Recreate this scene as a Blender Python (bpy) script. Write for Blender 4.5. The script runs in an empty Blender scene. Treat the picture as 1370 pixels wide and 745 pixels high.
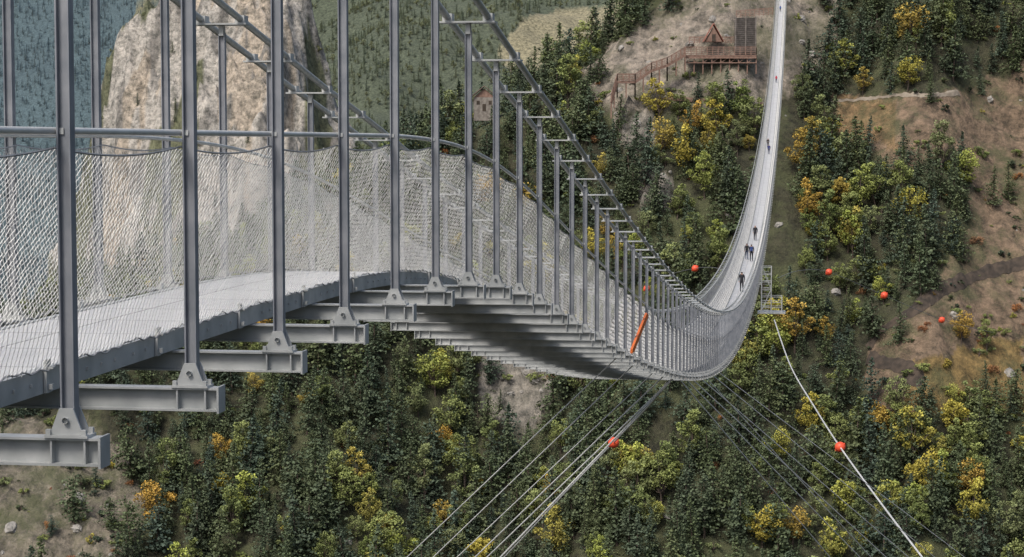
import bpy, math, random
import numpy as np
from mathutils import Vector, Matrix
random.seed(7); rng=np.random.default_rng(11)
scene=bpy.context.scene
FPX=2670.0; PITCH=math.radians(3.93); YAW=math.radians(8.12)
FW=np.array([-math.sin(YAW),math.cos(YAW),0.0]); RT=np.array([math.cos(YAW),math.sin(YAW),0.0])
# ---------- image pixel helpers (image pixel -> bearing / elevation seen from the view point -> world) ----------
def bearing(px,py):
    u=(px-685.0)/FPX; v=(372.5-py)/FPX
    h=math.cos(PITCH)+v*math.sin(PITCH)
    return u/h,(v*math.cos(PITCH)-math.sin(PITCH))/h
def at(px,py,D):
    l,z=bearing(px,py); p=FW*D+RT*(l*D); return np.array([p[0],p[1],z*D])
def toworld(L,D,z):
    return np.stack([FW[0]*D+RT[0]*L,FW[1]*D+RT[1]*L,z],-1)
def project(L,D,z):
    c=math.cos(PITCH); s=math.sin(PITCH)
    dep=D*c-z*s; up=z*c+D*s
    dep=np.maximum(dep,0.5)
    return 685+FPX*L/dep, 372.5-FPX*up/dep
# ---------- noise ----------
def vnoise(x,y,seed=0):
    xi=np.floor(x).astype(np.int64); yi=np.floor(y).astype(np.int64)
    fx=x-xi; fy=y-yi; fx=fx*fx*(3-2*fx); fy=fy*fy*(3-2*fy)
    def h(a,b):
        n=(a*374761393+b*668265263+seed*974634777)&0xffffffff
        n=((n^(n>>13))*1274126177)&0xffffffff
        n=(n^(n>>16))&0xffffffff
        return n/4294967295.0
    return (h(xi,yi)*(1-fx)+h(xi+1,yi)*fx)*(1-fy)+(h(xi,yi+1)*(1-fx)+h(xi+1,yi+1)*fx)*fy
def fbm(x,y,o=4,seed=0):
    a=0;amp=.5;
    for i in range(o):
        a=a+amp*(vnoise(x,y,seed+i)-.5)*2; x=x*2.03+3.1; y=y*2.03+1.7; amp*=.5
    return a
def ridged(x,y,o=4,seed=0):
    a=0;amp=.5
    for i in range(o):
        a=a+amp*(1-np.abs(2*vnoise(x,y,seed+i)-1)); x=x*2.1+3.1; y=y*2.1+1.7; amp*=.5
    return a
def inpoly(px,py,poly):
    r=np.zeros(px.shape,bool); n=len(poly); j=n-1
    for i in range(n):
        xi,yi=poly[i]; xj,yj=poly[j]
        c=((yi>py)!=(yj>py))&(px<(xj-xi)*(py-yi)/((yj-yi) if yj!=yi else 1e-9)+xi)
        r^=c; j=i
    return r
# ---------- terrain ----------
P_BROWN=[[(1290,110),(1375,85),(1500,80),(1500,600),(1300,500),(1310,545),(1150,545),(1160,450),(1250,385),(1290,330),(1285,200)],
         [(1105,130),(1290,120),(1290,190),(1210,235),(1120,185)]]
P_ROCK=[(755,112),(830,55),(900,0),(910,-60),(1130,-60),(1120,60),(1045,135),(1010,150),(880,145),(800,150)]
P_LEFT=[(-300,540),(110,555),(185,625),(190,705),(120,800),(-300,900)]
P_OUT=[[(640,465),(735,470),(745,555),(705,600),(655,545)],[(850,225),(905,225),(900,285),(855,280)],[(820,150),(870,150),(880,200),(830,205)]]
CPX=np.array([-800,-200,0,100,300,500,600,650,760,800,830,860,900,1000,1400,2200.])
CY=np.array([560,500,470,430,350,250,187,165,106,72,42,5,-60,-140,-180,-100.])
HD=np.array([-100,395,450,475,505,545,580,640,800]); HZ=np.array([-152,-150,-94,-73,-40,0,41,92,180.])
SPX=np.array([60,110,140,165,200,265,300,350,385,410,440,480,560]); SY=np.array([420,260,190,110,50,0,-30,-50,-20,60,170,230,420.])
def H(L,D,detail=True):
    L=np.asarray(L,float); D=np.asarray(D,float)
    Ds=np.maximum(D,1.0); px=685+FPX*L/Ds
    near=-1.75-0.92*np.maximum(D-1.0,0)+fbm(L/9,D/9,3,5)*np.clip((D-6)/20,0,1)*2
    near=np.where(L<-1.2,near-np.clip((-L-1.2),0,3)*0.6,near)
    floor=-150+fbm(L/60,D/60,3,9)*6
    lb=L*545/np.maximum(D,300)
    sh=fbm(lb/55,D/400,3,21)*22+fbm(L/18,D/22,3,31)*6-10*np.exp(-((lb+5)/22)**2)+14*np.exp(-((lb-112)/16)**2)
    hz=np.interp(D+sh,HD,HZ)
    cz=(189-np.interp(px,CPX,CY))/FPX*565+fbm(L/14,D/60,3,41)*3
    cap=cz-0.35*np.maximum(D-585,0)+np.minimum(D-585,0)*0.1
    k=5.0
    hh=np.clip(.5+.5*(cap-hz)/k,0,1); hill=cap*(1-hh)+hz*hh-k*hh*(1-hh)
    if detail:
        pxx,pyy=project(L,D,hill)
        jx=pxx+fbm(L/7,D/7,2,77)*22; jy=pyy+fbm(L/7,D/7,2,78)*22
        rk=inpoly(jx,jy,P_ROCK)*1.0
        for p in P_OUT: rk=np.maximum(rk,inpoly(jx,jy,p)*2.4)
        rk=np.maximum(rk,inpoly(jx,jy,P_LEFT)*0.9)
        for p in P_BROWN: rk=np.maximum(rk,inpoly(jx,jy,p)*0.5)
        rk=np.where(D<380,0,rk)
        hill=hill+rk*((ridged(L/9,D/7,4,51)-.45)*5.5+(ridged(L/3.1,D/2.7,3,57)-.45)*1.8)
        hill=hill+fbm(L/4,D/4,3,61)*0.9
    z=np.maximum(np.maximum(near,floor),np.where(D>250,hill,-999))
    t=L/Ds
    start=np.interp(px,[-200,150,330,500,2500],[2500,2350,1650,1400,1300])
    far=-150+(D-start)*0.30+fbm(L/420,D/420,4,71)*70+fbm(L/90,D/90,3,72)*26
    z=np.where(D>700,np.maximum(z,np.maximum(far,-150)),z)
    pxw=px+fbm(D/14,L/14,3,99)*34
    pk=(189-np.interp(pxw,SPX,SY))/FPX*1050
    strat=np.abs(((L*.35+D*.9)/8.5+fbm(L/20,D/20,2,7)*1.2)%1-.5)*7
    rr=ridged(L/30,D/60,4,91)*32-16+ridged(L/8,D/13,4,95)*20-9+strat
    crag=pk-np.maximum(1040-D,0)*1.7-np.maximum(D-1055,0)*0.45+rr*np.clip((1085-D)/25,0,1)
    crag=np.where((px>60)&(px<560)&(D>850)&(D<1500),crag,-999)
    return np.maximum(z,crag)
def hit(px,py,D0=330,D1=5000):
    l,v=bearing(px,py)
    D=D0*(D1/D0)**np.linspace(0,1,3000)
    h=H(l*D,D); z=v*D
    k=np.argmax(h>z)
    if not (h>z).any(): k=1500
    return l*D[k],D[k],h[k]
# ---------- mesh builder ----------
class MB:
    def __init__(s): s.v=[];s.f=[];s.n=0
    def add(s,v,f):
        v=np.asarray(v,float).reshape(-1,3); f=np.asarray(f,int).reshape(-1,4)
        s.v.append(v); s.f.append(f+s.n); s.n+=len(v)
    BOXV=np.array([[-1,-1,-1],[1,-1,-1],[1,1,-1],[-1,1,-1],[-1,-1,1],[1,-1,1],[1,1,1],[-1,1,1]])*.5
    BOXF=np.array([[0,3,2,1],[4,5,6,7],[0,1,5,4],[1,2,6,5],[2,3,7,6],[3,0,4,7]])
    def boxes(s,c,size,mat=None):
        c=np.asarray(c,float).reshape(-1,3); size=np.broadcast_to(np.asarray(size,float),c.shape)
        v=s.BOXV[None]*size[:,None]
        if mat is not None: v=v@np.asarray(mat).T
        v=v+c[:,None]
        f=(np.arange(len(c))*8)[:,None,None]+s.BOXF[None]
        s.add(v,f)
    def beam(s,p1,p2,w,h):
        p1=np.array(p1,float);p2=np.array(p2,float);d=p2-p1;l=np.linalg.norm(d);d/=l
        up=np.array([0,0,1.]) if abs(d[2])<.95 else np.array([1.,0,0])
        x=np.cross(d,up);x/=np.linalg.norm(x);z=np.cross(x,d)
        s.boxes([(p1+p2)/2],[w,l,h],np.stack([x,d,z],1))
    def tube(s,pts,r,n=8,closed=False):
        p=np.asarray(pts,float); r=np.broadcast_to(np.asarray(r,float),(len(p),))
        d=np.gradient(p,axis=0); d/=np.linalg.norm(d,axis=1)[:,None]+1e-12
        ref=np.array([0,0,1.]) if abs(d[:,2]).mean()<.8 else np.array([1.,0,0])
        x=np.cross(d,ref);x/=np.linalg.norm(x,axis=1)[:,None]+1e-12;y=np.cross(d,x)
        a=np.arange(n)*2*math.pi/n
        v=p[:,None]+r[:,None,None]*(x[:,None]*np.cos(a)[None,:,None]+y[:,None]*np.sin(a)[None,:,None])
        i=np.arange(len(p)-1)[:,None]*n; j=np.arange(n)[None]; j2=(j+1)%n
        f=np.stack([i+j,i+j2,i+n+j2,i+n+j],-1)
        s.add(v,f)
    def segs(s,A,B,r,n=3):
        d=B-A; d/=np.linalg.norm(d,axis=1)[:,None]+1e-12
        ref=np.array([1.,.2,.1]);x=np.cross(d,ref);x/=np.linalg.norm(x,axis=1)[:,None]+1e-12;y=np.cross(d,x)
        a=np.arange(n)*2*math.pi/n
        ring=(x[:,None]*np.cos(a)[None,:,None]+y[:,None]*np.sin(a)[None,:,None])*r
        v=np.concatenate([A[:,None]+ring,B[:,None]+ring],1)
        j=np.arange(n);j2=(j+1)%n
        f=np.stack([j,j2,n+j2,n+j],-1)[None]+(np.arange(len(A))*2*n)[:,None,None]
        s.add(v,f)
    def sweep(s,path,prof):
        p=np.asarray(path,float);q=np.asarray(prof,float);m=len(q)
        off=np.stack([q[:,0],np.zeros(m),q[:,1]],1)
        v=p[:,None]+off[None]
        i=np.arange(len(p)-1)[:,None]*m;j=np.arange(m)[None];j2=(j+1)%m
        s.add(v,np.stack([i+j,i+j2,i+m+j2,i+m+j],-1))
    def obj(s,name,mat,parent=None,smooth=False,coll=None,shade=None):
        v=np.concatenate(s.v);f=np.concatenate(s.f)
        me=bpy.data.meshes.new(name)
        me.vertices.add(len(v));me.vertices.foreach_set('co',v.astype(np.float32).ravel())
        me.loops.add(f.size);me.loops.foreach_set('vertex_index',f.astype(np.int32).ravel())
        me.polygons.add(len(f));me.polygons.foreach_set('loop_start',(np.arange(len(f))*4).astype(np.int32))
        me.polygons.foreach_set('loop_total',np.full(len(f),4,np.int32))
        me.update(calc_edges=True)
        me.polygons.foreach_set('use_smooth',np.full(len(f),bool(smooth)))
        if shade is not None:
            a=me.attributes.new('shade','FLOAT','FACE');a.data.foreach_set('value',np.asarray(shade,np.float32))
        for m in (mat if isinstance(mat,list) else [mat]): me.materials.append(m)
        o=bpy.data.objects.new(name,me)
        (coll or scene.collection).objects.link(o)
        if parent: o.parent=parent
        return o
def empty(name,loc=(0,0,0)):
    o=bpy.data.objects.new(name,None);scene.collection.objects.link(o);o.location=loc;o.empty_display_size=.2;return o
# ---------- materials ----------
def nmat(name):
    m=bpy.data.materials.new(name);m.use_nodes=True
    nt=m.node_tree;b=nt.nodes['Principled BSDF'];return m,nt,b
def noisy(name,c1,c2,scale=8,rough=.6,metal=0,bump=0,coord='Object',detail=5,bscale=None):
    m,nt,b=nmat(name);N=nt.nodes;Lk=nt.links
    tc=N.new('ShaderNodeTexCoord');no=N.new('ShaderNodeTexNoise');no.inputs['Scale'].default_value=scale;no.inputs['Detail'].default_value=detail
    Lk.new(tc.outputs[coord],no.inputs['Vector'])
    r=N.new('ShaderNodeValToRGB');r.color_ramp.elements[0].position=.35;r.color_ramp.elements[1].position=.65
    r.color_ramp.elements[0].color=(*c1,1);r.color_ramp.elements[1].color=(*c2,1)
    Lk.new(no.outputs['Fac'],r.inputs['Fac']);Lk.new(r.outputs['Color'],b.inputs['Base Color'])
    b.inputs['Roughness'].default_value=rough;b.inputs['Metallic'].default_value=metal
    if bump:
        n2=N.new('ShaderNodeTexNoise');n2.inputs['Scale'].default_value=bscale or scale*4;n2.inputs['Detail'].default_value=6
        Lk.new(tc.outputs[coord],n2.inputs['Vector'])
        bp=N.new('ShaderNodeBump');bp.inputs['Strength'].default_value=bump;Lk.new(n2.outputs['Fac'],bp.inputs['Height']);Lk.new(bp.outputs['Normal'],b.inputs['Normal'])
    return m
M_steel=noisy('galvanised_steel',(.31,.325,.325),(.46,.47,.465),4,.5,.2,.05,detail=8)
M_steeld=noisy('hanger_steel',(.18,.195,.22),(.27,.28,.305),5,.5,.2,detail=8)
M_cable=noisy('cable_steel',(.33,.34,.315),(.44,.44,.41),12,.5,.2)
M_net=noisy('wire_net_steel',(.52,.52,.51),(.66,.66,.64),2,.5,.1)
M_rope=noisy('dark_rope_steel',(.14,.14,.14),(.24,.24,.24),9,.6,.2)
M_rope2=noisy('net_edge_rope_steel',(.26,.26,.26),(.4,.4,.4),9,.6,.2)
M_wood=noisy('stained_wood',(.17,.10,.075),(.27,.17,.13),1.5,.8)
M_slat=noisy('weathered_wood',(.11,.095,.085),(.18,.16,.145),1.2,.85)
M_conc=noisy('concrete',(.30,.29,.27),(.42,.41,.39),1.2,.9,0,.2)
M_stone=noisy('house_stone',(.16,.14,.12),(.28,.25,.22),1.2,.9,0,.3)
M_orange=noisy('orange_paint',(.75,.16,.03),(.85,.2,.04),4,.5)
M_ball=noisy('red_marker_plastic',(.72,.075,.03),(.82,.11,.04),3,.5)
M_dark=noisy('dark_brown',(.035,.028,.022),(.075,.056,.042),.6,.95)  # dark brown for slope shadow strips, doors, windows and facial marks
M_path=noisy('pale_path',(.20,.165,.125),(.29,.25,.2),.6,.95)
m,nt,b=nmat('deck_grating');N=nt.nodes;Lk=nt.links
tc=N.new('ShaderNodeTexCoord');br=N.new('ShaderNodeTexBrick')
br.inputs['Scale'].default_value=1;br.inputs['Brick Width'].default_value=1.25;br.inputs['Row Height'].default_value=1.0;br.inputs['Mortar Size'].default_value=.012
br.offset=0;br.inputs['Color1'].default_value=(.62,.62,.61,1);br.inputs['Color2'].default_value=(.56,.56,.56,1);br.inputs['Mortar'].default_value=(.2,.2,.2,1)
Lk.new(tc.outputs['Object'],br.inputs['Vector'])
no=N.new('ShaderNodeTexNoise');no.inputs['Scale'].default_value=6;no.inputs['Detail'].default_value=8;Lk.new(tc.outputs['Object'],no.inputs['Vector'])
mx=N.new('ShaderNodeMix');mx.data_type='RGBA';mx.blend_type='MULTIPLY';mx.inputs['Factor'].default_value=.3
Lk.new(br.outputs['Color'],mx.inputs[6]);Lk.new(no.outputs['Fac'],mx.inputs[7]);Lk.new(mx.outputs[2],b.inputs['Base Color'])
wv=N.new('ShaderNodeTexWave');wv.inputs['Scale'].default_value=9;wv.bands_direction='Y';Lk.new(tc.outputs['Object'],wv.inputs['Vector'])
bp=N.new('ShaderNodeBump');bp.inputs['Strength'].default_value=.35;bp.inputs['Distance'].default_value=.01;Lk.new(wv.outputs['Fac'],bp.inputs['Height']);Lk.new(bp.outputs['Normal'],b.inputs['Normal'])
b.inputs['Roughness'].default_value=.55
M_deck=m
# ground
m,nt,b=nmat('hillside_ground');N=nt.nodes;Lk=nt.links
at_=N.new('ShaderNodeAttribute');at_.attribute_name='soil_haze'  # ground colours, with haze tint on the far slopes
tc=N.new('ShaderNodeTexCoord')
def nz(scale,detail=8,rough=.6):
    n=N.new('ShaderNodeTexNoise');n.inputs['Scale'].default_value=scale;n.inputs['Detail'].default_value=detail;n.inputs['Roughness'].default_value=rough;Lk.new(tc.outputs['Object'],n.inputs['Vector']);return n
n1=nz(.30,10,.75);r1=N.new('ShaderNodeValToRGB');r1.color_ramp.elements[0].position=.38;r1.color_ramp.elements[0].color=(.34,.35,.33,1);r1.color_ramp.elements[1].position=.62;r1.color_ramp.elements[1].color=(1.35,1.3,1.25,1)
Lk.new(n1.outputs['Fac'],r1.inputs['Fac'])
mx=N.new('ShaderNodeMix');mx.data_type='RGBA';mx.blend_type='MULTIPLY';mx.inputs['Factor'].default_value=1
Lk.new(at_.outputs['Color'],mx.inputs[6]);Lk.new(r1.outputs['Color'],mx.inputs[7])
n2=nz(.06,9,.75);r2=N.new('ShaderNodeValToRGB');r2.color_ramp.elements[0].position=.46;r2.color_ramp.elements[0].color=(0,0,0,1);r2.color_ramp.elements[1].position=.57;r2.color_ramp.elements[1].color=(.8,.8,.8,1)
Lk.new(n2.outputs['Fac'],r2.inputs['Fac'])
mx2=N.new('ShaderNodeMix');mx2.data_type='RGBA';mx2.inputs[7].default_value=(.09,.10,.045,1)
Lk.new(r2.outputs['Color'],mx2.inputs['Factor']);Lk.new(mx.outputs[2],mx2.inputs[6])
mx3=N.new('ShaderNodeMix');mx3.data_type='RGBA';Lk.new(at_.outputs['Alpha'],mx3.inputs['Factor']);Lk.new(mx2.outputs[2],mx3.inputs[6]);Lk.new(mx.outputs[2],mx3.inputs[7])
Lk.new(mx3.outputs[2],b.inputs['Base Color'])
n3=nz(.5,10,.7);bp=N.new('ShaderNodeBump');bp.inputs['Strength'].default_value=1.0;bp.inputs['Distance'].default_value=1.6;Lk.new(n3.outputs['Fac'],bp.inputs['Height']);Lk.new(bp.outputs['Normal'],b.inputs['Normal'])
b.inputs['Roughness'].default_value=.95
M_ground=m
def leafmat(name,cols,lo=.5,hi=1.65):
    m,nt,b=nmat(name);N=nt.nodes;Lk=nt.links
    oi=N.new('ShaderNodeObjectInfo');r=N.new('ShaderNodeValToRGB')
    el=r.color_ramp.elements
    while len(el)<len(cols): el.new(.5)
    for i,c in enumerate(cols):
        el[i].position=i/max(1,len(cols)-1);el[i].color=(*c,1)
    Lk.new(oi.outputs['Random'],r.inputs['Fac'])
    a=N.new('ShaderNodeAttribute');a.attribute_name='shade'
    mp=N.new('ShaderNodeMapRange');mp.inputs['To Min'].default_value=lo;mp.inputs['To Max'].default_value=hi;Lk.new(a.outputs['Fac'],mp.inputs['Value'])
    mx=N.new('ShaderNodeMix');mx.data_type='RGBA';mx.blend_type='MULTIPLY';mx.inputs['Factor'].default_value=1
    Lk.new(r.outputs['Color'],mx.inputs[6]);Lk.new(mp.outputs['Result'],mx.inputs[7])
    Lk.new(mx.outputs[2],b.inputs['Base Color']);b.inputs['Roughness'].default_value=.75
    b.inputs['Specular IOR Level'].default_value=.25
    return m
M_con=leafmat('conifer_needles',[(.054,.072,.046),(.074,.096,.052),(.10,.12,.055),(.060,.086,.064),(.090,.115,.052),(.064,.082,.050)])
M_dec=leafmat('broadleaf_green',[(.14,.17,.06),(.21,.24,.075),(.17,.195,.09),(.16,.20,.06)])
M_yel=leafmat('broadleaf_yellowgreen',[(.24,.28,.065),(.30,.33,.075),(.40,.33,.06),(.26,.30,.08),(.42,.26,.055),(.33,.33,.08)])
M_red=leafmat('autumn_shrub_leaves',[(.22,.09,.055),(.32,.15,.05),(.19,.11,.065)])
M_hz=leafmat('hazy_distant_needles',[(.095,.122,.085),(.115,.140,.085),(.14,.155,.09)],.35,1.8)  # aerial haze mixed into the needle colour
M_hzb=leafmat('hazy_remote_needles',[(.085,.135,.17),(.10,.148,.17),(.12,.16,.165)],.35,1.8)  # bluer, stronger distance haze put into the colour
M_hzy=leafmat('hazy_distant_broadleaf',[(.20,.21,.10),(.17,.19,.10)])  # leaf colour paled to carry distance haze
M_bark=noisy('bark',(.06,.045,.035),(.12,.09,.07),3,.9)
M_rock=noisy('rock_stone',(.19,.18,.165),(.34,.32,.29),.5,.95,0,.6)
# ---------- vegetation prototypes ----------
def leafquads(C,size,up=.3,rg=rng):
    n=len(C)
    nrm=rg.normal(size=(n,3));nrm[:,2]=np.abs(nrm[:,2])+up;nrm/=np.linalg.norm(nrm,axis=1)[:,None]
    a=rg.normal(size=(n,3));x=np.cross(nrm,a);x/=np.linalg.norm(x,axis=1)[:,None];y=np.cross(nrm,x)
    s=np.asarray(size).reshape(-1,1)*.5
    k=rg.uniform(.5,1.0,(n,1))
    v=np.stack([C-x*s,C-y*s*k,C+x*s,C+y*s*k],1)
    return v,np.arange(n*4).reshape(n,4)
def collection(name):
    return bpy.data.collections.new(name)
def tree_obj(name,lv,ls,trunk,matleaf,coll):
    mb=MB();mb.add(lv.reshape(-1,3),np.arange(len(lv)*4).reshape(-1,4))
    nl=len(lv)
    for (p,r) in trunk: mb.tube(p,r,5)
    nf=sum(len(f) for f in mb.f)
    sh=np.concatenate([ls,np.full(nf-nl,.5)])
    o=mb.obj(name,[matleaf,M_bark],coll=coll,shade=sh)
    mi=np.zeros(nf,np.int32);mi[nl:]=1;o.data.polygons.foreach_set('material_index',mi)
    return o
def conifer(name,Hh,R,mat,coll,seed,dens=1.0,rounded=False):
    rg=np.random.default_rng(seed);C=[];S=[];SH=[]
    lean=rg.normal(size=2)*.02
    z=Hh*.10
    ph0=rg.uniform(0,6.28)
    while z<Hh*.985:
        zn=(z/Hh-.10)/.9
        prof=(1-zn)**.75 if not rounded else math.sqrt(max(0,1-zn**2.2))*(.5+.5*min(1,zn*3))
        nb=rg.integers(5,9)
        for b_ in range(nb):
            a=rg.uniform(0,6.283)
            side=1+.28*math.sin(a+ph0+zn*5)
            r=R*prof*rg.uniform(.45,1.25)*side+.12
            k=max(2,int(r/.38*dens))
            for q in range(k):
                f=(q+.6)/k
                rr=r*f; dz=-.22*rr+rg.normal()*.1+ (.1*f)
                for e in range(2):
                    aa=a+rg.normal()*.16
                    C.append([rr*math.cos(aa)+lean[0]*z,rr*math.sin(aa)+lean[1]*z,z+dz+rg.normal()*.08])
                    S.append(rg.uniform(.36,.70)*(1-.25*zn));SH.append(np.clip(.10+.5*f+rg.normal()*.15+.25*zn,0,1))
        z+=rg.uniform(.38,.6)
    for q in range(8): C.append([lean[0]*Hh,lean[1]*Hh,Hh*(.965+.045*rg.random())]);S.append(.3);SH.append(.7)
    v,_=leafquads(np.array(C),np.array(S),.35,rg)
    tr=[(np.array([[0,0,-1.],[lean[0]*Hh*.5,lean[1]*Hh*.5,Hh*.5],[lean[0]*Hh,lean[1]*Hh,Hh*.96]]),[.19,.12,.03])]
    return tree_obj(name,v,np.array(SH),tr,mat,coll)
def broadleaf(name,Hh,R,mat,coll,seed,nc=30,leaf=.34,nl=66,zlow=.25):
    rg=np.random.default_rng(seed);C=[];S=[];SH=[];tr=[]
    for c in range(nc):
        while True:
            p=rg.uniform(-1,1,3)
            if .25<np.linalg.norm(p)<1: break
        w=.65+.35*math.cos(p[2]*1.4)
        cc=np.array([p[0]*R*w,p[1]*R*w,Hh*(zlow+(1-zlow)*.5*(1+p[2]))-.4])
        cr=rg.uniform(.5,1.05)*R*.36
        d=rg.normal(size=(nl,3));d/=np.linalg.norm(d,axis=1)[:,None]
        q=cc+d*cr*rg.uniform(.55,1.25,(nl,1))*np.array([1,1,.8])
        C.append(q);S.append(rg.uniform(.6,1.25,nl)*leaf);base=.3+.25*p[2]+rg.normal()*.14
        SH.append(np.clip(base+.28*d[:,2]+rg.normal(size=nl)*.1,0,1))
        if c%3==0: tr.append((np.array([[0,0,Hh*.22],cc*np.array([.45,.45,.7]),cc]),[.09,.05,.02]))
    tr.append((np.array([[0,0,-1.],[.05,.05,Hh*.35],[0,.1,Hh*.8]]),[.17,.12,.04]))
    v,_=leafquads(np.concatenate(C),np.concatenate(S),.2,rg)
    return tree_obj(name,v,np.concatenate(SH),tr,mat,coll)
c_con=collection('conifer_kinds');c_dec=collection('broadleaf_kinds');c_far=collection('distant_kinds');c_rem=collection('remote_kinds');c_shr=collection('shrub_kinds');c_rock=collection('rock_kinds')
for i,(h,r,ro) in enumerate([(13,2.9,0),(11,2.8,0),(14,2.8,0),(9.5,2.7,1),(12,3.3,0),(10,3.1,1)]):
    conifer('con_%02d'%i,h,r,M_con,c_con,100+i,1.0,bool(ro))
for i,(h,r,mt) in enumerate([(9,2.7,M_dec),(8,2.4,M_dec),(9.5,2.5,M_yel),(8,2.7,M_yel),(10.5,2.3,M_dec),(6.5,2.2,M_yel)]):
    broadleaf('dec_%02d'%i,h,r,mt,c_dec,200+i)
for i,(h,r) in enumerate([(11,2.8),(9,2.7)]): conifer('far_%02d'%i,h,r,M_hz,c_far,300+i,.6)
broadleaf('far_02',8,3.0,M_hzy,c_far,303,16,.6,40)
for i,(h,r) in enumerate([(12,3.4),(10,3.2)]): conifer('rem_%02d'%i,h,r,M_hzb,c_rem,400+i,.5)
for i,(h,r,mt) in enumerate([(2.2,1.5,M_dec),(1.6,1.3,M_yel),(1.8,1.6,M_red),(2.4,1.2,M_con)]): broadleaf('shr_%02d'%i,h,r,mt,c_shr,500+i,12,.26,50,.0)
import bmesh
for i in range(4):
    bm=bmesh.new();bmesh.ops.create_icosphere(bm,subdivisions=3,radius=1)
    for v in bm.verts:
        c=v.co
        n=float(ridged(np.array([c.x*1.3+i*7+c.z]),np.array([c.y*1.3+c.z*.7]),3,600+i)[0])
        v.co=Vector((round(c.x*2.3)/2.3*.45+c.x*.55,round(c.y*2.3)/2.3*.45+c.y*.55,(round(c.z*2)/2*.5+c.z*.5)*.7))*(.55+.6*n)
    me=bpy.data.meshes.new('rk_%d'%i);bm.to_mesh(me);bm.free();me.materials.append(M_rock)
    o=bpy.data.objects.new('rk_%d'%i,me);c_rock.objects.link(o)
def scatter(name,P,rot,scl,idx,coll):
    me=bpy.data.meshes.new(name);n=len(P);me.vertices.add(n);me.vertices.foreach_set('co',P.astype(np.float32).ravel())
    a=me.attributes.new('rot','FLOAT_VECTOR','POINT');a.data.foreach_set('vector',rot.astype(np.float32).ravel())
    a=me.attributes.new('scl','FLOAT_VECTOR','POINT');a.data.foreach_set('vector',scl.astype(np.float32).ravel())
    a=me.attributes.new('idx','INT','POINT');a.data.foreach_set('value',idx.astype(np.int32))
    o=bpy.data.objects.new(name,me);scene.collection.objects.link(o)
    ng=bpy.data.node_groups.new(name+'_nodes','GeometryNodeTree')
    ng.interface.new_socket('Geometry',in_out='INPUT',socket_type='NodeSocketGeometry');ng.interface.new_socket('Geometry',in_out='OUTPUT',socket_type='NodeSocketGeometry')
    gi=ng.nodes.new('NodeGroupInput');go=ng.nodes.new('NodeGroupOutput');ip=ng.nodes.new('GeometryNodeInstanceOnPoints')
    ci=ng.nodes.new('GeometryNodeCollectionInfo');ci.inputs['Collection'].default_value=coll;ci.inputs['Separate Children'].default_value=True;ci.inputs['Reset Children'].default_value=True
    def na(nm,t):
        q=ng.nodes.new('GeometryNodeInputNamedAttribute');q.data_type=t;q.inputs['Name'].default_value=nm;return q.outputs['Attribute']
    l=ng.links;l.new(gi.outputs[0],ip.inputs['Points']);l.new(ci.outputs[0],ip.inputs['Instance']);ip.inputs['Pick Instance'].default_value=True
    l.new(na('idx','INT'),ip.inputs['Instance Index']);l.new(na('rot','FLOAT_VECTOR'),ip.inputs['Rotation']);l.new(na('scl','FLOAT_VECTOR'),ip.inputs['Scale'])
    l.new(ip.outputs[0],go.inputs[0])
    md=o.modifiers.new('scatter','NODES');md.node_group=ng
    return o
# ---------- build terrain sheet ----------
tf=np.linspace(-.30,.30,430);tl=np.linspace(-1.3,-.305,40);tcol=np.concatenate([tl,tf,-tl[::-1]])
rows=np.concatenate([np.linspace(-60,0,6),np.arange(1,20,2),np.arange(20,380,9),np.arange(380,650,.9),np.arange(650,900,10),np.arange(900,1085,1.3),np.arange(1085,1400,20),np.arange(1400,3000,12),np.arange(3000,9000,70)])
TT,DD=np.meshgrid(tcol,rows)
LL=TT*np.maximum(DD,40)
ZZ=H(LL,DD)
PX,PY=project(LL,DD,ZZ)
W=toworld(LL,DD,ZZ).reshape(-1,3)
R_,C_=DD.shape
i=np.arange(R_-1)[:,None]*C_;j=np.arange(C_-1)[None]
mb=MB();mb.add(W,np.stack([i+j,i+j+1,i+C_+j+1,i+C_+j],-1))
g=mb.obj('ground',M_ground,smooth=True)
col=np.zeros((R_,C_,4));col[...,:3]=(.055,.055,.032)
jx=PX+fbm(LL/7,DD/7,2,77)*22;jy=PY+fbm(LL/7,DD/7,2,78)*22
main=(DD>380)&(DD<900)
def paint(mask,c,a=0):
    col[mask]=(*c,a)
for p in P_BROWN: paint(main&inpoly(jx,jy,p),(.225,.165,.115),.12)
paint(main&inpoly(jx,jy,[(1220,480),(1375,450),(1375,545),(1200,560)]),(.25,.175,.07),.2)
paint(main&inpoly(jx,jy,[(1110,130),(1200,130),(1205,200),(1120,185)]),(.25,.17,.09),.2)
paint(main&inpoly(jx,jy,P_ROCK),(.30,.265,.225),.3)
paint(main&inpoly(jx,jy,P_LEFT),(.23,.205,.165),.1)
for p in P_OUT: paint(main&inpoly(jx,jy,p),(.25,.235,.21),.85)
far=(DD>1080);paint(far,(.085,.105,.07),1)  # far terrain colour includes painted aerial haze
TAN=[(665,75),(700,28),(740,12),(865,0),(860,60),(800,100),(690,95)]
tanp=far&inpoly(PX+fbm(LL/60,DD/60,3,5)*14,PY+fbm(LL/60,DD/60,3,6)*10,TAN)
paint(tanp,(.27,.25,.165),1)
yl=far&(PX<300)&(vnoise(LL/260,DD/260,3)>.86);paint(yl,(.20,.19,.11),1)
paint(far&(PX<240)&~yl,(.08,.125,.145),1)  # blue distance haze painted into the far-left slopes
cr=(DD>850)&(DD<=1300)&(PX>60)&(PX<560);
crn=fbm(LL/20,DD/30,4,12)
paint(cr,(.43,.41,.38),1);paint(cr&(crn<-.25),(.41,.36,.30),1);paint(cr&(fbm(LL/5,DD/9,3,14)>.22),(.24,.23,.215),1);paint(cr&(crn>.2),(.14,.15,.09),1);paint(cr&(DD>1065),(.12,.14,.085),1)
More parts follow.
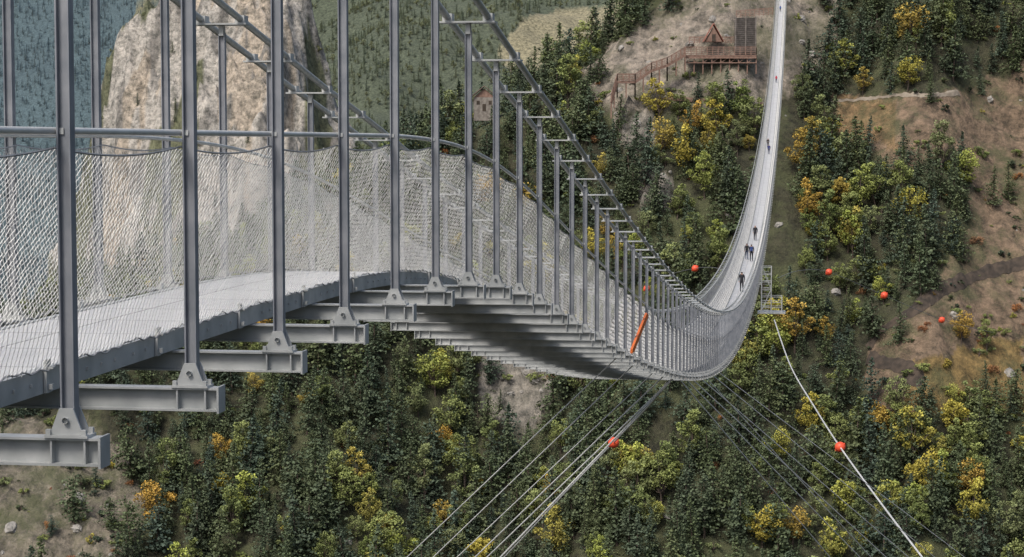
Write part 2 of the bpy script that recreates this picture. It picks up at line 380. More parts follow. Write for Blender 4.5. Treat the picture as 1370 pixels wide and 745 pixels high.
ca=g.data.color_attributes.new('soil_haze','FLOAT_COLOR','POINT');ca.data.foreach_set('color',col.astype(np.float32).ravel())
# ---------- forest scatter ----------
def cand(t0,t1,D0,D1,sp,extra=0):
    Ds=np.arange(D0,D1,sp);out=[]
    for D in Ds:
        n=int((t1-t0)*D/sp);L=(t0*D+np.arange(n)*sp)+rng.uniform(-.5,.5,n)*sp;d=D+rng.uniform(-.5,.5,n)*sp
        out.append(np.stack([L,d],1))
    return np.concatenate(out)
Q=cand(-.42,.42,385,640,4.0);L=Q[:,0];D=Q[:,1];z=H(L,D);px,py=project(L,D,z)
jx=px+rng.normal(size=len(L))*9;jy=py+rng.normal(size=len(L))*9
brown=np.zeros(len(L),bool)
for p in P_BROWN: brown|=inpoly(jx,jy,p)
rock=inpoly(jx,jy,P_ROCK);left=inpoly(jx,jy,P_LEFT);outc=np.zeros(len(L),bool)
for p in P_OUT: outc|=inpoly(jx,jy,p)
pk=np.where(brown,.05,np.where(rock,.15,np.where(left,.19,np.where(outc,.03,.95))))
gap=fbm(L/10,D/10,3,123); pk=np.where(gap>.48,pk*.4,pk)
keep=rng.random(len(L))<pk
Wd=toworld(L,D,z)
keep&=~((np.abs(Wd[:,0]+4.88)<5)&(Wd[:,1]>505))
CLEAR=[[(905,20),(1040,15),(1040,118),(905,118)],[(810,85),(925,60),(925,140),(805,170)],[(622,100),(676,100),(676,186),(622,186)]]
for p in CLEAR: keep&=~inpoly(px,py,p)
keep&=~inpoly(px,py,[(655,560),(740,560),(735,612),(665,605)])
pd=np.full(len(L),.14)
Z=[([(865,130),(1010,165),(1000,340),(915,330),(850,190)],.7),([(1035,70),(1115,90),(1160,320),(1120,430),(1035,440),(1030,300)],.55),([(550,490),(625,490),(620,610),(560,600)],.55),
([(680,585),(765,590),(765,720),(690,720)],.6),([(450,650),(700,690),(690,780),(430,780)],.65),([(370,490),(450,500),(440,580),(380,570)],.55),([(955,440),(1055,440),(1060,540),(960,540)],.6),
([(790,640),(905,660),(900,790),(800,790)],.55),([(1000,570),(1400,540),(1400,790),(1010,790)],.55),([(590,560),(660,560),(660,640),(600,640)],.45),([(780,640),(840,640),(840,700),(780,700)],.6)]
for p,v in Z: pd=np.where(inpoly(jx,jy,p),v,pd)
isd=(rng.random(len(L))<pd*(.6+.85*(fbm(L/14,D/14,2,44)>0)))
def emit(name,sel,coll,nk,s0,s1,wts=None,tilt=.05,sink=.2,LL=None,DD=None,zz=None,flat=1):
    l=LL[sel];d=DD[sel];w=toworld(l,d,zz[sel]-sink);n=len(l)
    rot=np.stack([rng.normal(size=n)*tilt,rng.normal(size=n)*tilt,rng.uniform(0,6.28,n)],1)
    s=s0+(s1-s0)*rng.random(n)**1.3;sc=np.stack([s*rng.uniform(.85,1.25,n),s*rng.uniform(.85,1.25,n),s*flat],1)
    idx=rng.choice(nk,n,p=wts)
    return scatter(name,w,rot,sc,idx,coll)
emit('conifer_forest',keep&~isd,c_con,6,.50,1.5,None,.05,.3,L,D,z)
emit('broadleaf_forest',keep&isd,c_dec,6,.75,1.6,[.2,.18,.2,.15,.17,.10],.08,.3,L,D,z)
# shrubs and rocks
Q=cand(-.30,.30,385,640,2.6);L2=Q[:,0];D2=Q[:,1];z2=H(L2,D2);qx,qy=project(L2,D2,z2)
br=np.zeros(len(L2),bool)
for p in P_BROWN: br|=inpoly(qx,qy,p)
rk=inpoly(qx,qy,P_ROCK)|inpoly(qx,qy,P_LEFT);oc=np.zeros(len(L2),bool)
for p in P_OUT: oc|=inpoly(qx,qy,p)
clump=(fbm(L2/12,D2/12,3,222)>.10)
ps=np.where(br,np.where(clump,.45,.07),np.where(rk,np.where(clump,.55,.18),np.where(oc,.15,.16)))
ks=rng.random(len(L2))<ps
for p in CLEAR[:2]: ks&=~(inpoly(qx,qy,p)&(rng.random(len(L2))<.7))
ks&=~((np.abs(toworld(L2,D2,z2)[:,0]+4.88)<4)&(toworld(L2,D2,z2)[:,1]>505))
emit('shrubs',ks,c_shr,4,.35,1.4,[.42,.14,.11,.33],.1,.25,L2,D2,z2)
kr=rng.random(len(L2))<np.where(br,.012,np.where(rk,.12,np.where(oc,.25,.008)))
emit('boulders',kr,c_rock,4,.35,1.8,None,.5,.35,L2,D2,z2)
# distant forest
Q=cand(-.42,.30,1300,2900,10.5);L3=Q[:,0];D3=Q[:,1];z3=H(L3,D3,False);qx,qy=project(L3,D3,z3)
bl=qx+fbm(L3/120,D3/120,2,8)*60<240
tm=inpoly(qx,qy,TAN)
ok=(rng.random(len(L3))<.88)&~(tm&(rng.random(len(L3))<.97))&(z3>-145)&(qy>-60)&(qx<1000)&~((fbm(L3/80,D3/80,3,66)>.30))
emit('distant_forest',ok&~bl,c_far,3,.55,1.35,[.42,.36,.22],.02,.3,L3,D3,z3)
Q=cand(-.42,-.10,2000,4400,13);L4=Q[:,0];D4=Q[:,1];z4=H(L4,D4,False);qx,qy=project(L4,D4,z4)
ok=(rng.random(len(L4))<.9)&(qy>-60)&(qx+fbm(L4/120,D4/120,2,8)*60<300)&~((vnoise(L4/260,D4/260,3)>.86))
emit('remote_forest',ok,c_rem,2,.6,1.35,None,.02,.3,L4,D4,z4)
Q=cand(-.25,-.04,930,1300,5);L5=Q[:,0];D5=Q[:,1];z5=H(L5,D5);crn=fbm(L5/20,D5/30,4,12)
ok=((crn>.16)|(D5>1065)|(rng.random(len(L5))<.06))&(rng.random(len(L5))<.6)
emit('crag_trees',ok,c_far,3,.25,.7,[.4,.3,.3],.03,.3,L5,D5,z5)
# ---------- bridge ----------
XN=-3.51;XF=-6.24;XC=(XN+XF)/2;EN=-4.25;EF=-5.50
ks_=np.array([-50,17,20,24,27,31,75,130,200,260,330,415,500,600]);sv=np.array([0,0,-.035,-.115,-.155,-.163,-.108,-.035,.030,.072,.105,.150,.21,.28])
yy=np.arange(-5,600,.25);sl=np.interp(yy,ks_,sv);kk=np.exp(-np.linspace(-2,2,33)**2);kk/=kk.sum()
slf=np.convolve(np.pad(sl,16,mode='edge'),kk,'valid');slf=np.where(yy>40,slf,sl)
zz=-1.44+np.concatenate([[0],np.cumsum((slf[1:]+slf[:-1])*.5*.25)])
def zb(y): return np.interp(y,yy,zz)
def zc(y):
    y=np.asarray(y,float);return np.where(y<25.3,zb(25.3)+2.62+(25.3-y)*.163,zb(y)+2.62)
YEND=578.0
nP=int((YEND-9.29)/2);yn=9.29+2*np.arange(-3,nP)
bridge=empty('suspension_footbridge')
yp=np.concatenate([np.arange(1.5,60,.5),np.arange(60,YEND+.1,2.0)])
def path(x,dz,ys=yp,f=zb): return np.stack([np.full(len(ys),x),ys,f(ys)+dz],1)
mb=MB();mb.sweep(path(XC,0),[(-.60,.10),(.60,.10),(.60,.135),(-.60,.135)]);mb.obj('deck',M_deck,bridge)
mb=MB()
for x,sg in ((EN,1),(EF,-1)):
    prof=[(0,.003),(0,.143),(-.06,.143),(-.06,.136),(-.008,.136),(-.008,.012),(-.06,.012),(-.06,.003)]
    mb.sweep(path(x,0),[(a*sg,b_) for a,b_ in prof])
mb.obj('edge_beams',M_steel,bridge)
mb=MB();yc=yn[:60]
for x,sg in ((EN,1),(EF,-1)):
    for dy in (-.42,):
        c=np.stack([np.full(len(yc),x+sg*.012),yc+dy,zb(yc+dy)+.10],1);mb.boxes(c,[.018,.07,.19])
        mb.boxes(c+np.array([sg*.02,0,.05]),[.05,.05,.012]);mb.boxes(c+np.array([sg*.02,0,-.06]),[.03,.03,.03])
    yb=np.concatenate([yc+k for k in (-.9,-.65,.25,.5,.75)]);mb.boxes(np.stack([np.full(len(yb),x+sg*.007),yb,zb(yb)+.07],1),[.012,.02,.02])
mb.obj('edge_cleats',M_steel,bridge)
# crossbeams
mb=MB();zn=zb(yn);w=3.07
def cc(x,dy,dz,ys=yn): return np.stack([np.full(len(ys),x),ys+dy,zb(ys)+dz],1)
mb.boxes(cc(XC,0,-.007),[w,.11,.012]);mb.boxes(cc(XC,0,-.133),[w,.11,.012]);mb.boxes(cc(XC,0,-.07),[w-.01,.012,.114])
for x,sg in ((XN,1),(XF,-1)):
    mb.boxes(cc(x+sg*.172,0,-.07),[.012,.14,.155])
    ynr=yn[:90]
    for dx in (-.08,.09): mb.boxes(cc(x+sg*dx,0,-.07,ynr),[.01,.10,.113])
mb.obj('crossbeams',M_steel,bridge)
# base clevis
mb=MB()
for x in (XN,XF):
    mb.boxes(cc(x,0,.006,yn[:120]),[.22,.13,.014])
    ys=yn[:90]
    for dy in (-.045,.045):
        b0=cc(x,dy,0.014,ys)
        for k in range(len(ys)):
            a=b0[k];t=.006
            v=[];
            for ddy in (-t,t):
                v+= [a+[-.085,ddy,0],a+[.085,ddy,0],a+[.035,ddy,.13],a+[-.035,ddy,.13]]
            mb.add(v,[[0,1,2,3],[7,6,5,4],[0,4,5,1],[1,5,6,2],[2,6,7,3],[3,7,4,0]])
    for ys1 in ys:
        z0=zb(ys1)
        mb.tube([[x,ys1-.07,z0+.085],[x,ys1+.07,z0+.085]],.016,8)
        for dx in (-.09,.09):
            mb.boxes([[x+dx,ys1-.05,z0+.025],[x+dx,ys1+.05,z0+.025]],[.024,.024,.03])
mb.obj('hanger_shoes',M_steel,bridge)
# hangers
mb=MB()
for x in (XN,XF):
    z0=zb(yn)+.05;z1=zc(yn)-.14;hh=z1-z0;zc_=(z0+z1)/2
    c=np.stack([np.full(len(yn),x),yn,zc_],1)
    n1=45
    s=lambda a,b_:np.stack([np.full(len(yn),a),np.full(len(yn),b_),hh],1)
    mb.boxes((c+[-.031,0,0])[:n1],s(.008,.068)[:n1]);mb.boxes((c+[.031,0,0])[:n1],s(.008,.068)[:n1]);mb.boxes(c[:n1],s(.052,.012)[:n1])
    mb.boxes(c[n1:],s(.060,.055)[n1:])
mb.obj('hangers',M_steeld,bridge)
mb=MB()
for x in (XN,XF):
    yq=yn;z1=zc(yq)
    mb.boxes(np.stack([np.full(len(yq),x),yq,z1-.115],1),[.05,.09,.11])
    mb.boxes(np.stack([np.full(len(yq),x),yq,z1-.045],1),[.60,.24,.018])
    for dx in (-.22,.22):
        mb.boxes(np.stack([np.full(len(yq),x+dx),yq,z1+.005],1),[.105,.16,.085])
mb.obj('cable_clamps',M_steel,bridge)
mb=MB();yc2=np.concatenate([np.arange(-6,60,.5),np.arange(60,YEND+8,2.0)])
for x in (XN,XF):
    for dx in (-.22,.22): mb.tube(path(x+dx,0.0,yc2,zc),.038,8)
mb.obj('main_cables',M_cable,bridge,True)
mb=MB()
for x,sg in ((XN,-1),(XF,1)): mb.tube(path(x+sg*.06,1.49),.019,8)
mb.obj('handrails',noisy('rail_steel',(.50,.50,.48),(.62,.62,.59),6,.4,.2),bridge,True)
mb=MB();mr=MB()
for x,sg,e in ((XN,-1,EN),(XF,1,EF)):
    mb.boxes(cc(x+sg*.04,0,1.49,yn[:100]),[.07,.03,.03])
    ys=np.arange(1.5,80,.1);ph=((ys-9.29)%2)/2
    mr.tube(np.stack([np.full(len(ys),x+sg*.06),ys,zb(ys)+1.41-.045*4*ph*(1-ph)],1),.006,5)
    ys=np.arange(1.5,90,.0625);ph=((ys-9.29)%1.0)
    mr.tube(np.stack([np.full(len(ys),e-sg*.035),ys,zb(ys)+.175-.03*4*ph*(1-ph)+.010*np.sin(ys*26)],1),.006,5)
mb.obj('rail_brackets',M_steel,bridge);mr.obj('net_ropes',M_rope2,bridge)
# net
mb=MB()
for x,sg,e in ((XN,-1,EN),(XF,1,EF)):
    for (y0,y1,cw,nr,r) in ((1.5,42,.064,32,.00165),(42,110,.12,17,.0036),(110,YEND,.28,8,.0105)):
        ni=int((y1-y0)/cw);I,J=np.meshgrid(np.arange(ni+1),np.arange(nr+1),indexing='ij')
        Y=y0+(I+.5*(J%2))*cw;wv=J/nr
        if cw<.2: Y=Y+fbm(Y*.9,wv*4,2,int(x*10)+99)*.05+rng.normal(size=Y.shape)*.004
        ph=((Y-9.29)%2)/2
        top=zb(Y)+1.41-.045*4*ph*(1-ph);bot=zb(Y)+.15
        xt=x+sg*.06;bulge=np.sin(wv*math.pi)*(.05*fbm(Y*.45,wv*2,2,5)+.02)*sg*-1
        X=(e-sg*.03)+(xt-(e-sg*.03))*wv+bulge
        Zz=bot+(top-bot)*wv+rng.normal(size=Y.shape)*(.004 if cw<.2 else 0)
        P=np.stack([X,Y,Zz],-1)
        A1=P[:,:-1].reshape(-1,3);B1=P[:,1:].reshape(-1,3)
        A2=[];B2=[]
        ev=P[1:,0:-1:2];evt=P[:-1,1::2];m_=min(ev.shape[1],evt.shape[1]);A2.append(ev[:,:m_].reshape(-1,3));B2.append(evt[:,:m_].reshape(-1,3))
        od=P[:-1,1:-1:2];odt=P[1:,2::2];m_=min(od.shape[1],odt.shape[1]);A2.append(od[:,:m_].reshape(-1,3));B2.append(odt[:,:m_].reshape(-1,3))
        mb.segs(A1,B1,r);mb.segs(np.concatenate(A2),np.concatenate(B2),r)
mb.obj('safety_net',M_net,bridge)
# abutments / towers
mb=MB();mb.boxes([[XC,-1.6,-4.0]],[4.6,6.0,5.1]);e=zb(YEND);mb.boxes([[XC,YEND+3,e-4]],[5,6,8.2])
mb.obj('abutments',M_conc,bridge)
mb=MB()
for x in (XN,XF):
    mb.beam([x,-1,-1.5],[x,-1,5.0],.4,.4);mb.beam([x,YEND+3,e],[x,YEND+3,e+3.4],.4,.4)
mb.obj('towers',M_steeld,bridge)
o_=empty('orange_rescue_stretcher');mb=MB();p1=at(841,470,42.1);p2=at(861,421,46.2);p1[0]=p2[0]=XN+.07
mb.beam(p1,p2,.05,.09);mb.beam(p1+[.0,.5,-.05],p2+[.0,.5,-.05],.04,.05)
for f in (0,.33,.66,1):
    q=p1+(p2-p1)*f;mb.beam(q,q+[0,.5,-.05],.04,.04)
mb.obj('panel',M_orange,o_)
# ---------- stays, marker balls ----------
def ground_z(p):
    L=np.array([p@RT]);D=np.array([p@FW]);return H(L,D,False)[0]
def extend(p1,p2):
    d=(p2-p1)/np.linalg.norm(p2-p1);q=p2.copy()
    for k in range(500):
        if q[2]<ground_z(q): break
        q=q+d*2
    return q
st=empty('wind_stay_cables');mb=MB()
def deckpt(y,x): return np.array([x,y,zb(y)-.14])
for y,x,(ex,ey),dd,r in [(39.3,XN,(545,745),5,.012),(43.3,XN,(580,745),5,.013),(49.3,XN,(612,745),4.5,.013),(53.3,XN,(636,745),5,.019),(57.3,XN,(652,745),5,.019),(57.5,XN,(670,745),4,.027),
                     (61.3,XN,(1110,745),9,.016),(65.3,XN,(1150,745),10,.017),(69.3,XN,(1185,745),10,.018),(75.3,XN,(1215,745),11,.018),(85.3,XN,(1250,745),12,.018),(79.3,XN,(1165,745),9,.015),(91.3,XN,(1290,745),13,.018)]:
    a=deckpt(y,x);D0=a@FW;b_=at(ex,ey,D0+dd);q=extend(a,b_);mb.segs(a[None],q[None],r,6)
mb.obj('stays',M_net,st)
def ball(p,r,par,nm='ball'):
    bm=bmesh.new();bmesh.ops.create_uvsphere(bm,u_segments=24,v_segments=16,radius=r)
    bmesh.ops.create_cone(bm,segments=16,radius1=r*.25,radius2=r*.18,depth=r*2.25,cap_ends=True)
    me=bpy.data.meshes.new(nm);bm.to_mesh(me);bm.free();me.materials.append(M_ball)
    for p_ in me.polygons:p_.use_smooth=True
    o=bpy.data.objects.new(nm,me);scene.collection.objects.link(o);o.location=p;o.parent=par;o.rotation_euler=(0,.9,0)
mk=empty('marker_ball_cables');mb=MB();m2=MB()
def poly(pts,r,mbx,n=14):
    P=np.array([at(*p) for p in pts]);tt=np.linspace(0,len(P)-1,(len(P)-1)*n+1)
    out=[]
    for q in tt:
        i=min(int(q),len(P)-2);f=q-i;p0=P[max(i-1,0)];p1=P[i];p2=P[i+1];p3=P[min(i+2,len(P)-1)]
        out.append(.5*((2*p1)+(-p0+p2)*f+(2*p0-5*p1+4*p2-p3)*f*f+(-p0+3*p1-3*p2+p3)*f**3))
    mbx.tube(out,r,6)
poly([(1036,428,180),(1058,490,165),(1090,545,150),(1124,598,134),(1180,675,120),(1245,760,108),(1330,870,100)],.055,m2)
poly([(893,512,60),(861,550,85),(821,592,128),(760,655,140),(670,750,160),(560,860,185)],.05,m2)
poly([(1040,372,190),(1070,362,200),(1109,364,212),(1183,395,230),(1262,428,250),(1330,445,270)],.028,mb)
poly([(980,364,188),(955,358,196),(930,359,206),(895,368,215),(865,386,222)],.028,mb)
m2.obj('wind_cable',M_net,mk);mb.obj('signal_line',M_rope,mk)
for x,y,d,r in [(821,592,128,.36),(1124,598,134,.36),(1109,364,212,.36),(1183,395,230,.42),(1260,428,250,.40),(930,359,206,.36),(865,386,222,.36)]: ball(at(x,y,d),r,mk)
# ---------- maintenance cage ----------
cg=empty('maintenance_platform');mb=MB();yc_=189.3;zd=zb(yc_);x0=XN+.3;x1=x0+1.9
fl=zd-2.9
for x in (x0,x1):
    for y in (yc_-1,yc_+1): mb.beam([x,y,fl],[x,y,zd+1.4 if x==x0 else fl+1.5],.09,.09)
mb.boxes([[(x0+x1)/2,yc_,fl]],[2.6,2.4,.14])
for h in (.5,1.0,1.5):
    mb.beam([x0,yc_-1,fl+h],[x1,yc_-1,fl+h],.05,.05);mb.beam([x0,yc_+1,fl+h],[x1,yc_+1,fl+h],.05,.05);mb.beam([x1,yc_-1,fl+h],[x1,yc_+1,fl+h],.05,.05)
for h in (2.2,2.9,3.6,4.3):
    mb.beam([x0,yc_-1,fl+h],[x0+.9,yc_-1,fl+h],.05,.05);mb.beam([x0,yc_+1,fl+h],[x0+.9,yc_+1,fl+h],.05,.05)
for y in (yc_-1,yc_+1): mb.beam([x0+.9,y,fl],[x0+.9,y,zd+1.4],.07,.07);mb.beam([x0,y,fl+.1],[x0+.9,y,fl+2.2],.04,.04);mb.beam([x0+.9,y,fl+2.2],[x0,y,fl+4.3],.04,.04)
for k in range(14): mb.beam([x0+.2,yc_-1.02,fl+.3*k],[x0+.7,yc_-1.02,fl+.3*k],.03,.03)
mb.beam([x0-.5,yc_-1,zd-.2],[x0,yc_-1,zd-.2],.1,.1);mb.beam([x0-.5,yc_+1,zd-.2],[x0,yc_+1,zd-.2],.1,.1)
mb.obj('frame',M_steel,cg)
# ---------- wooden viewing platform ----------
vp=empty('wooden_viewing_platform');mb=MB()
Lp,Dp,zp=hit(962,88)
D0=Dp-2
def wp(px,py,d): return at(px,py,d)
def railing(a,b_,h=1.3,n=None,mb=mb,pw=.18):
    a=np.array(a);b_=np.array(b_);l=np.linalg.norm(b_-a);n=n or max(2,int(l/1.4))
    for k in range(n+1):
        p=a+(b_-a)*k/n;mb.beam(p,p+[0,0,h],pw,pw)
    for q in (.2,.42,.64,.86,1.0): mb.beam(a+[0,0,q*h],b_+[0,0,q*h],.07,.15)
A=wp(917,74,D0);B=wp(1012,77,D0);B[2]=A[2]
back=FW*5.0
cx=(A+B)/2+back/2
ang=math.atan2((B-A)[1],(B-A)[0]);Rm=np.array([[math.cos(ang),-math.sin(ang),0],[math.sin(ang),math.cos(ang),0],[0,0,1]])
ln=np.linalg.norm(B-A);mb.boxes([cx],[ln,5.4,.28],Rm);mb.boxes([cx-back*.5+[0,0,-.5]],[ln,.25,.7],Rm)
railing(A+[0,0,.1],B+[0,0,.1],2.2);railing(A+[0,0,.1],A+back+[0,0,.1],2.0);railing(B+[0,0,.1],B+back+[0,0,.1],2.0)
R2=wp(922,58,D0+5.2);R3=wp(985,58,D0+5.2);railing(R2,R3,1.8)
for k in range(9):
    p=A+(B-A)*k/8
    mb.beam(p+FW*.2,p+FW*.6-[0,0,5],.3,.3)
    if k<8: mb.beam(p+FW*.3-[0,0,2.0],A+(B-A)*(k+1)/8+FW*.3-[0,0,.3],.16,.16)
mb.beam(A-[0,0,2.0],B-[0,0,2.0],.2,.25)
route=[(917,72),(893,86),(872,93),(850,108),(826,108),(818,136)]
pts=[wp(x,y,D0-1.5-1.2*k) for k,(x,y) in enumerate(route)]
for k in range(len(pts)-1):
    a,b_=pts[k],pts[k+1];n=max(3,int(abs(b_[2]-a[2])/.2))
    for q in range(n):
        p=a+(b_-a)*(q+.5)/n+FW*.9;mb.boxes([p],[abs(np.linalg.norm(b_-a))/n*1.1,1.9,.09],Rm)
    for off in (FW*0,FW*1.9):
        mb.beam(a+off-[0,0,.3],b_+off-[0,0,.3],.14,.7);railing(a+off,b_+off,1.9)
    for q in (a,(a+b_)/2,b_):
        for off in (FW*.1,FW*1.8): mb.beam(q+off,q+off-[0,0,4.5],.24,.24)
mb.obj('deck_and_stairs',M_wood,vp)
tw=empty('slatted_lookout_tower');mb=MB();a=wp(984,76,D0+1.2);b_=wp(1011,76,D0+1.2);top=wp(984,24,D0+1.2)[2]-a[2]
nS=20;cw_=(a+b_)/2+FW*1.5
mb.boxes([cw_+[0,0,top/2]],[np.linalg.norm(b_-a)-.3,2.8,top],Rm)
for k in range(nS+1):
    zq=a[2]+top*k/nS
    for p,q in ((a,b_),(b_,b_+FW*3),(a,a+FW*3)): mb.beam([p[0],p[1],zq],[q[0],q[1],zq],.3,.2)
for p in (a,b_,(a+b_)/2-FW*.12,b_+FW*3): mb.beam([*p[:2],a[2]-1],[*p[:2],a[2]+top+.4],.34,.34)
mb.obj('slats',M_slat,tw)
mb=MB();uf=empty('wooden_fence');railing(wp(985,24,D0+4),wp(1034,20,D0+4),2.0,8,mb)
fp=[hit(x,y,400,640) for x,y in [(880,137),(905,136),(930,137),(960,139),(990,141),(1020,143)]]
fp=[toworld(np.array(q[0]),np.array(q[1]),np.array(q[2])) for q in fp]
for k in range(5): railing(fp[k],fp[k+1],1.1,5,mb,.12)
mb.obj('rails',M_wood,uf)
hut=empty('a_frame_hut');mb=MB();c=wp(954,56,D0+4)
def prism(mb,c,w,h,l,ov=.0):
    x=RT*w/2;f=FW*l/2;t=np.array([0,0,h])
    for sg in (-1,1):
        v=[c+x*sg-f,c+x*sg+f,c+t+f,c+t-f];v2=[q+np.array([0,0,.25]) for q in v]
        mb.add(v+v2,[[0,1,2,3],[4,7,6,5],[0,4,5,1],[1,5,6,2],[2,6,7,3],[3,7,4,0]])
prism(mb,c,5.4,4.8,4.5);mb.obj('roof',noisy('red_shingle',(.23,.09,.065),(.33,.14,.10),1.5,.8),hut)
mb=MB();x=RT*2.3;t=np.array([0,0,3.9])
for s_ in (-1.9,1.9):
    cf=c+FW*s_;mb.add([cf-x,cf+x,cf+t+RT*.02,cf+t-RT*.02],[[0,1,2,3]])
mb.obj('gable_walls',M_wood,hut)
mb=MB();mb.boxes([c-FW*1.96+[0,0,1.0]],[1.0,.08,2.0],Rm);mb.obj('door',M_dark,hut)
# small house on the crest
hs=empty('stone_house')
Lh,Dh,zh=hit(648,168,450,1500);Dh=min(Dh,590);c=at(648,145,Dh)
mb=MB();mb.boxes([c+[0,0,-.2]],[6.0,6.0,6.6],Rm);mb.obj('walls',M_stone,hs)
mb=MB();prism(mb,c+[0,0,2.6],8.6,3.6,7.6);mb.obj('roof',noisy('slate_roof',(.13,.09,.075),(.21,.155,.125),1,.8),hs)
mb=MB();x=RT*3.0;t=np.array([0,0,2.5])
for s_ in (-2.98,2.98):
    cf=c+[0,0,3.12]+FW*s_;mb.add([cf-x,cf+x,cf+t+RT*.02,cf+t-RT*.02],[[0,1,2,3]])
mb.obj('gables',M_wood,hs)
mb=MB()
for s_ in (-1.7,1.7): mb.boxes([c+RT*s_-FW*3.03+[0,0,1.6]],[.9,.08,1.1],Rm)
mb.boxes([c-FW*3.03+[0,0,.2]],[1.0,.09,2.1],Rm);mb.obj('windows_and_door',M_dark,hs)
# ---------- draped path and shadow strips ----------
def drape(name,route,w,mat):
    r=np.array(route,float);t=np.linspace(0,len(r)-1,(len(r)-1)*14+1)
    xs=np.interp(t,range(len(r)),r[:,0]);ys=np.interp(t,range(len(r)),r[:,1])
    base=[]
    for x,y in zip(xs,ys):
        L_,D_,z_=hit(x,y,400,700);base.append([L_,D_])
    b=np.array(base);k=np.ones(5)/5
    b=np.stack([np.convolve(np.pad(b[:,q],2,mode='edge'),k,'valid') for q in (0,1)],1)
    d=np.gradient(b,axis=0);d/=np.linalg.norm(d,axis=1)[:,None]+1e-9;n=np.stack([-d[:,1],d[:,0]],1)
    ww=w*(.55+.9*vnoise(t*2.5,t*0,4))
    cols=[]
    for s_ in (-1,-.5,0,.5,1):
        q=b+n*(ww*s_)[:,None];z=H(q[:,0],q[:,1])+.5-.35*abs(s_);cols.append(toworld(q[:,0],q[:,1],z))
    V=np.stack(cols,1);m_=5;i=np.arange(len(b)-1)[:,None]*m_;j=np.arange(4)[None]
    mb=MB();mb.add(V,np.stack([i+j,i+j+1,i+m_+j+1,i+m_+j],-1));mb.obj(name,mat)
drape('shadow_strip',[(1160,470),(1175,445),(1200,430),(1235,405),(1265,385),(1300,372),(1345,358),(1400,350)],1.1,M_dark)  # dark strips stand in for shadow lines of walls and streams
drape('shadow_strip',[(1150,560),(1165,535),(1190,515),(1232,506),(1215,492),(1180,486),(1160,480)],1.0,M_dark)
drape('footpath',[(1110,136),(1150,134),(1200,128),(1240,128),(1285,126)],.4,M_path)
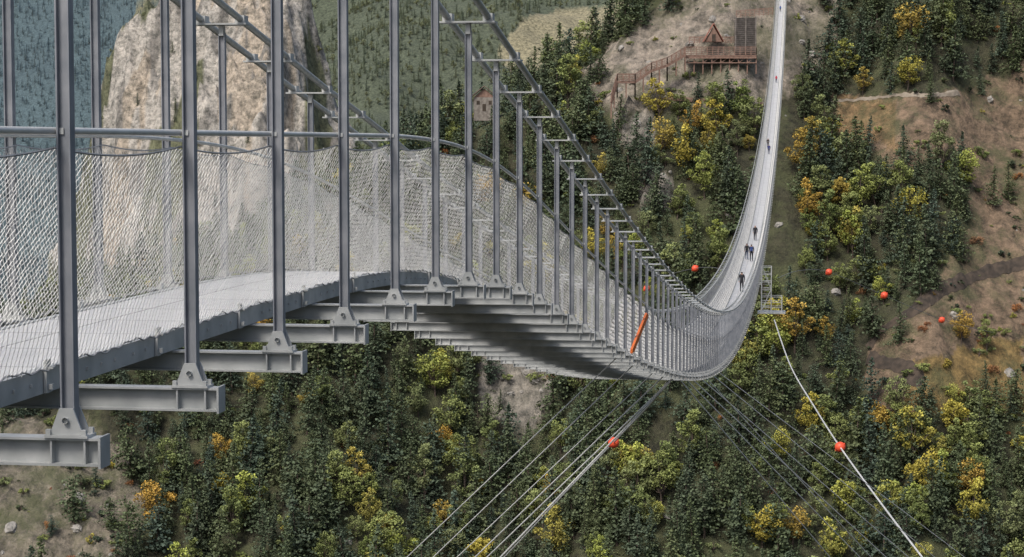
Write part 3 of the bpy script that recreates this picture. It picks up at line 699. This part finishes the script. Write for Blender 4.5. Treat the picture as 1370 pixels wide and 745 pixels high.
# ---------- people ----------
def person(y,xo,jacket,pants,hairc,ph,pack=None,hgt=1.74,away=True):
    root=empty('walking_person')
    k=.20*ph
    J=dict(pel=(0,0,.95),sp=(0,.01,1.15),ch=(0,.02,1.37),nk=(0,.03,1.50),hd=(0,.05,1.60),ht=(0,.05,1.70),
      sl=(-.18,.02,1.42),el=(-.23,-.02-k*.5,1.16),wl=(-.22,.10-k,.95),sr=(.18,.02,1.42),er=(.23,-.02+k*.5,1.16),wr=(.22,.10+k,.95),
      hl=(-.09,0,.90),kl=(-.10,.06+k,.50),al=(-.10,-.03+k*1.5,.09),tl=(-.10,.13+k*1.5,.04),
      hr=(.09,0,.90),kr=(.10,.06-k*.6,.50),ar=(.10,-.03-k*1.5,.12),tr=(.10,.11-k*1.5,.04))
    Rr=dict(pel=.15,sp=.135,ch=.15,nk=.06,hd=.095,ht=.085,sl=.075,el=.05,wl=.035,sr=.075,er=.05,wr=.035,hl=.10,kl=.065,al=.045,tl=.035,hr=.10,kr=.065,ar=.045,tr=.035)
    E=[('pel','sp'),('sp','ch'),('ch','nk'),('nk','hd'),('hd','ht'),('ch','sl'),('sl','el'),('el','wl'),('ch','sr'),('sr','er'),('er','wr'),('pel','hl'),('hl','kl'),('kl','al'),('al','tl'),('pel','hr'),('hr','kr'),('kr','ar'),('ar','tr')]
    ks=list(J);me=bpy.data.meshes.new('body');me.from_pydata([J[q] for q in ks],[(ks.index(a),ks.index(b)) for a,b in E],[])
    o=bpy.data.objects.new('body',me);scene.collection.objects.link(o)
    sk=o.modifiers.new('s','SKIN')
    for i_,q in enumerate(ks): me.skin_vertices[0].data[i_].radius=(Rr[q],Rr[q]*(.72 if q in('pel','sp','ch') else 1))
    me.skin_vertices[0].data[0].use_root=True
    o.modifiers.new('u','SUBSURF').levels=1
    dg=bpy.context.evaluated_depsgraph_get();nm=bpy.data.meshes.new_from_object(o.evaluated_get(dg));bpy.data.objects.remove(o)
    o=bpy.data.objects.new('body',nm);scene.collection.objects.link(o);nm.materials.clear()
    for c_,n_ in ((pants,'trousers'),(jacket,'jacket'),((.45,.27,.19),'skin'),(hairc,'hair'),((.03,.03,.03),'shoes')):
        nm.materials.append(noisy(n_,tuple(v*.85 for v in c_),c_,15,.8))
    for p in nm.polygons:
        c=p.center;p.use_smooth=True
        if c.z<.10:m_=4
        elif c.z<.93 and abs(c.x)<.19:m_=0
        elif c.z<1.49:m_=1 if c.z>.97 or abs(c.x)<.19 else 2
        else: m_=3 if (c.y<.07 and c.z>1.56) or c.z>1.70 else 2
        p.material_index=m_
    o.parent=root
    mb=MB()
    for s_,w_ in ((-1,J['wl']),(1,J['wr'])):
        w_=np.array(w_);mb.tube([w_,w_+[0,.01,-.05],w_+[0,.02,-.09]],[.03,.036,.03],8)
        for f in range(4):
            b0=w_+[0,.02+(f-1.5)*.017,-.085];l_=(.06,.07,.066,.05)[f];mb.tube([b0,b0+[-.004*s_,.006,-l_*.5],b0+[-.018*s_,.01,-l_]],[.009,.008,.006],5)
        b0=w_+[0,.04,-.03];mb.tube([b0,b0+[-.01*s_,.025,-.03],b0+[-.015*s_,.03,-.055]],[.011,.009,.007],5)
    mb.tube([[0,.135,1.655],[0,.16,1.63],[0,.14,1.62]],[.008,.014,.01],5)
    for s_ in (-1,1): mb.tube([[s_*.09,.04,1.67],[s_*.105,.03,1.65],[s_*.095,.045,1.62]],[.008,.014,.008],5)
    mb.obj('hands_nose_ears',nm.materials[2],root,True)
    mb=MB();mb.boxes([[-.033,.142,1.665],[.033,.142,1.665]],[.02,.006,.01]);mb.boxes([[0,.142,1.595]],[.045,.006,.008]);mb.obj('eyes_mouth',M_dark,root)
    if pack:
        bm=bmesh.new();bmesh.ops.create_cube(bm,size=1)
        for v in bm.verts:v.co=Vector((v.co.x*.30,v.co.y*.17-.20,v.co.z*.46+1.26))
        bmesh.ops.bevel(bm,geom=bm.edges[:],offset=.05,segments=2,affect='EDGES')
        me=bpy.data.meshes.new('backpack');bm.to_mesh(me);bm.free();me.materials.append(noisy('pack_cloth',tuple(v*.8 for v in pack),pack,10,.8));b=bpy.data.objects.new('backpack',me);scene.collection.objects.link(b);b.parent=root
    root.location=(XC+xo,y,zb(y)+.135);root.scale=(hgt/1.78,)*3
    root.rotation_euler=(0,0,0 if away else math.pi)
blk=(.02,.02,.025);nav=(.03,.045,.09)
person(176,.15,(.015,.015,.02),blk,(.03,.02,.015),1,None,1.88)
person(209,.25,(.02,.02,.03),blk,(.04,.03,.02),-1,(.03,.06,.2),1.86)
person(211,-.28,(.10,.10,.12),nav,(.03,.02,.02),1,(.02,.02,.02),1.78)
person(232,.15,(.02,.02,.025),blk,(.03,.02,.02),1,(.04,.02,.02),1.84,False)
person(342,.1,(.02,.03,.15),nav,(.03,.02,.02),1,None,1.75)
person(352,-.2,(.04,.03,.03),blk,(.1,.06,.03),-1,None,1.68,False)
person(450,.1,(.5,.03,.06),nav,(.03,.02,.02),1,None,1.72,False)
person(556,-.1,(.03,.10,.35),blk,(.03,.02,.02),1,None,1.75)
# ---------- light, world, camera ----------
w=bpy.data.worlds.new("World");scene.world=w;w.use_nodes=True;nt=w.node_tree
bg=nt.nodes['Background'];sky=nt.nodes.new('ShaderNodeTexSky');sky.sky_type='NISHITA';sky.sun_disc=False
EL=math.radians(52);AZ=math.radians(205)
sky.sun_elevation=EL;sky.sun_rotation=AZ;sky.air_density=1.0;sky.dust_density=4.0
nt.links.new(sky.outputs[0],bg.inputs['Color']);bg.inputs['Strength'].default_value=.15
sd=bpy.data.lights.new('sun','SUN');sd.energy=2.8;sd.angle=math.radians(16);sd.color=(1,.96,.89)
so=bpy.data.objects.new('sun',sd);scene.collection.objects.link(so)
dirv=Vector((math.sin(AZ)*math.cos(EL),math.cos(AZ)*math.cos(EL),math.sin(EL)))
so.rotation_euler=dirv.to_track_quat('Z','Y').to_euler()
cd=bpy.data.cameras.new('camera');co=bpy.data.objects.new('camera',cd);scene.collection.objects.link(co)
co.rotation_euler=(math.radians(90)-PITCH,0,YAW);cd.sensor_width=36;cd.lens=FPX/1370*36;cd.clip_start=.1;cd.clip_end=20000
scene.camera=co
scene.view_settings.view_transform='Standard';scene.view_settings.look='None';scene.view_settings.exposure=0
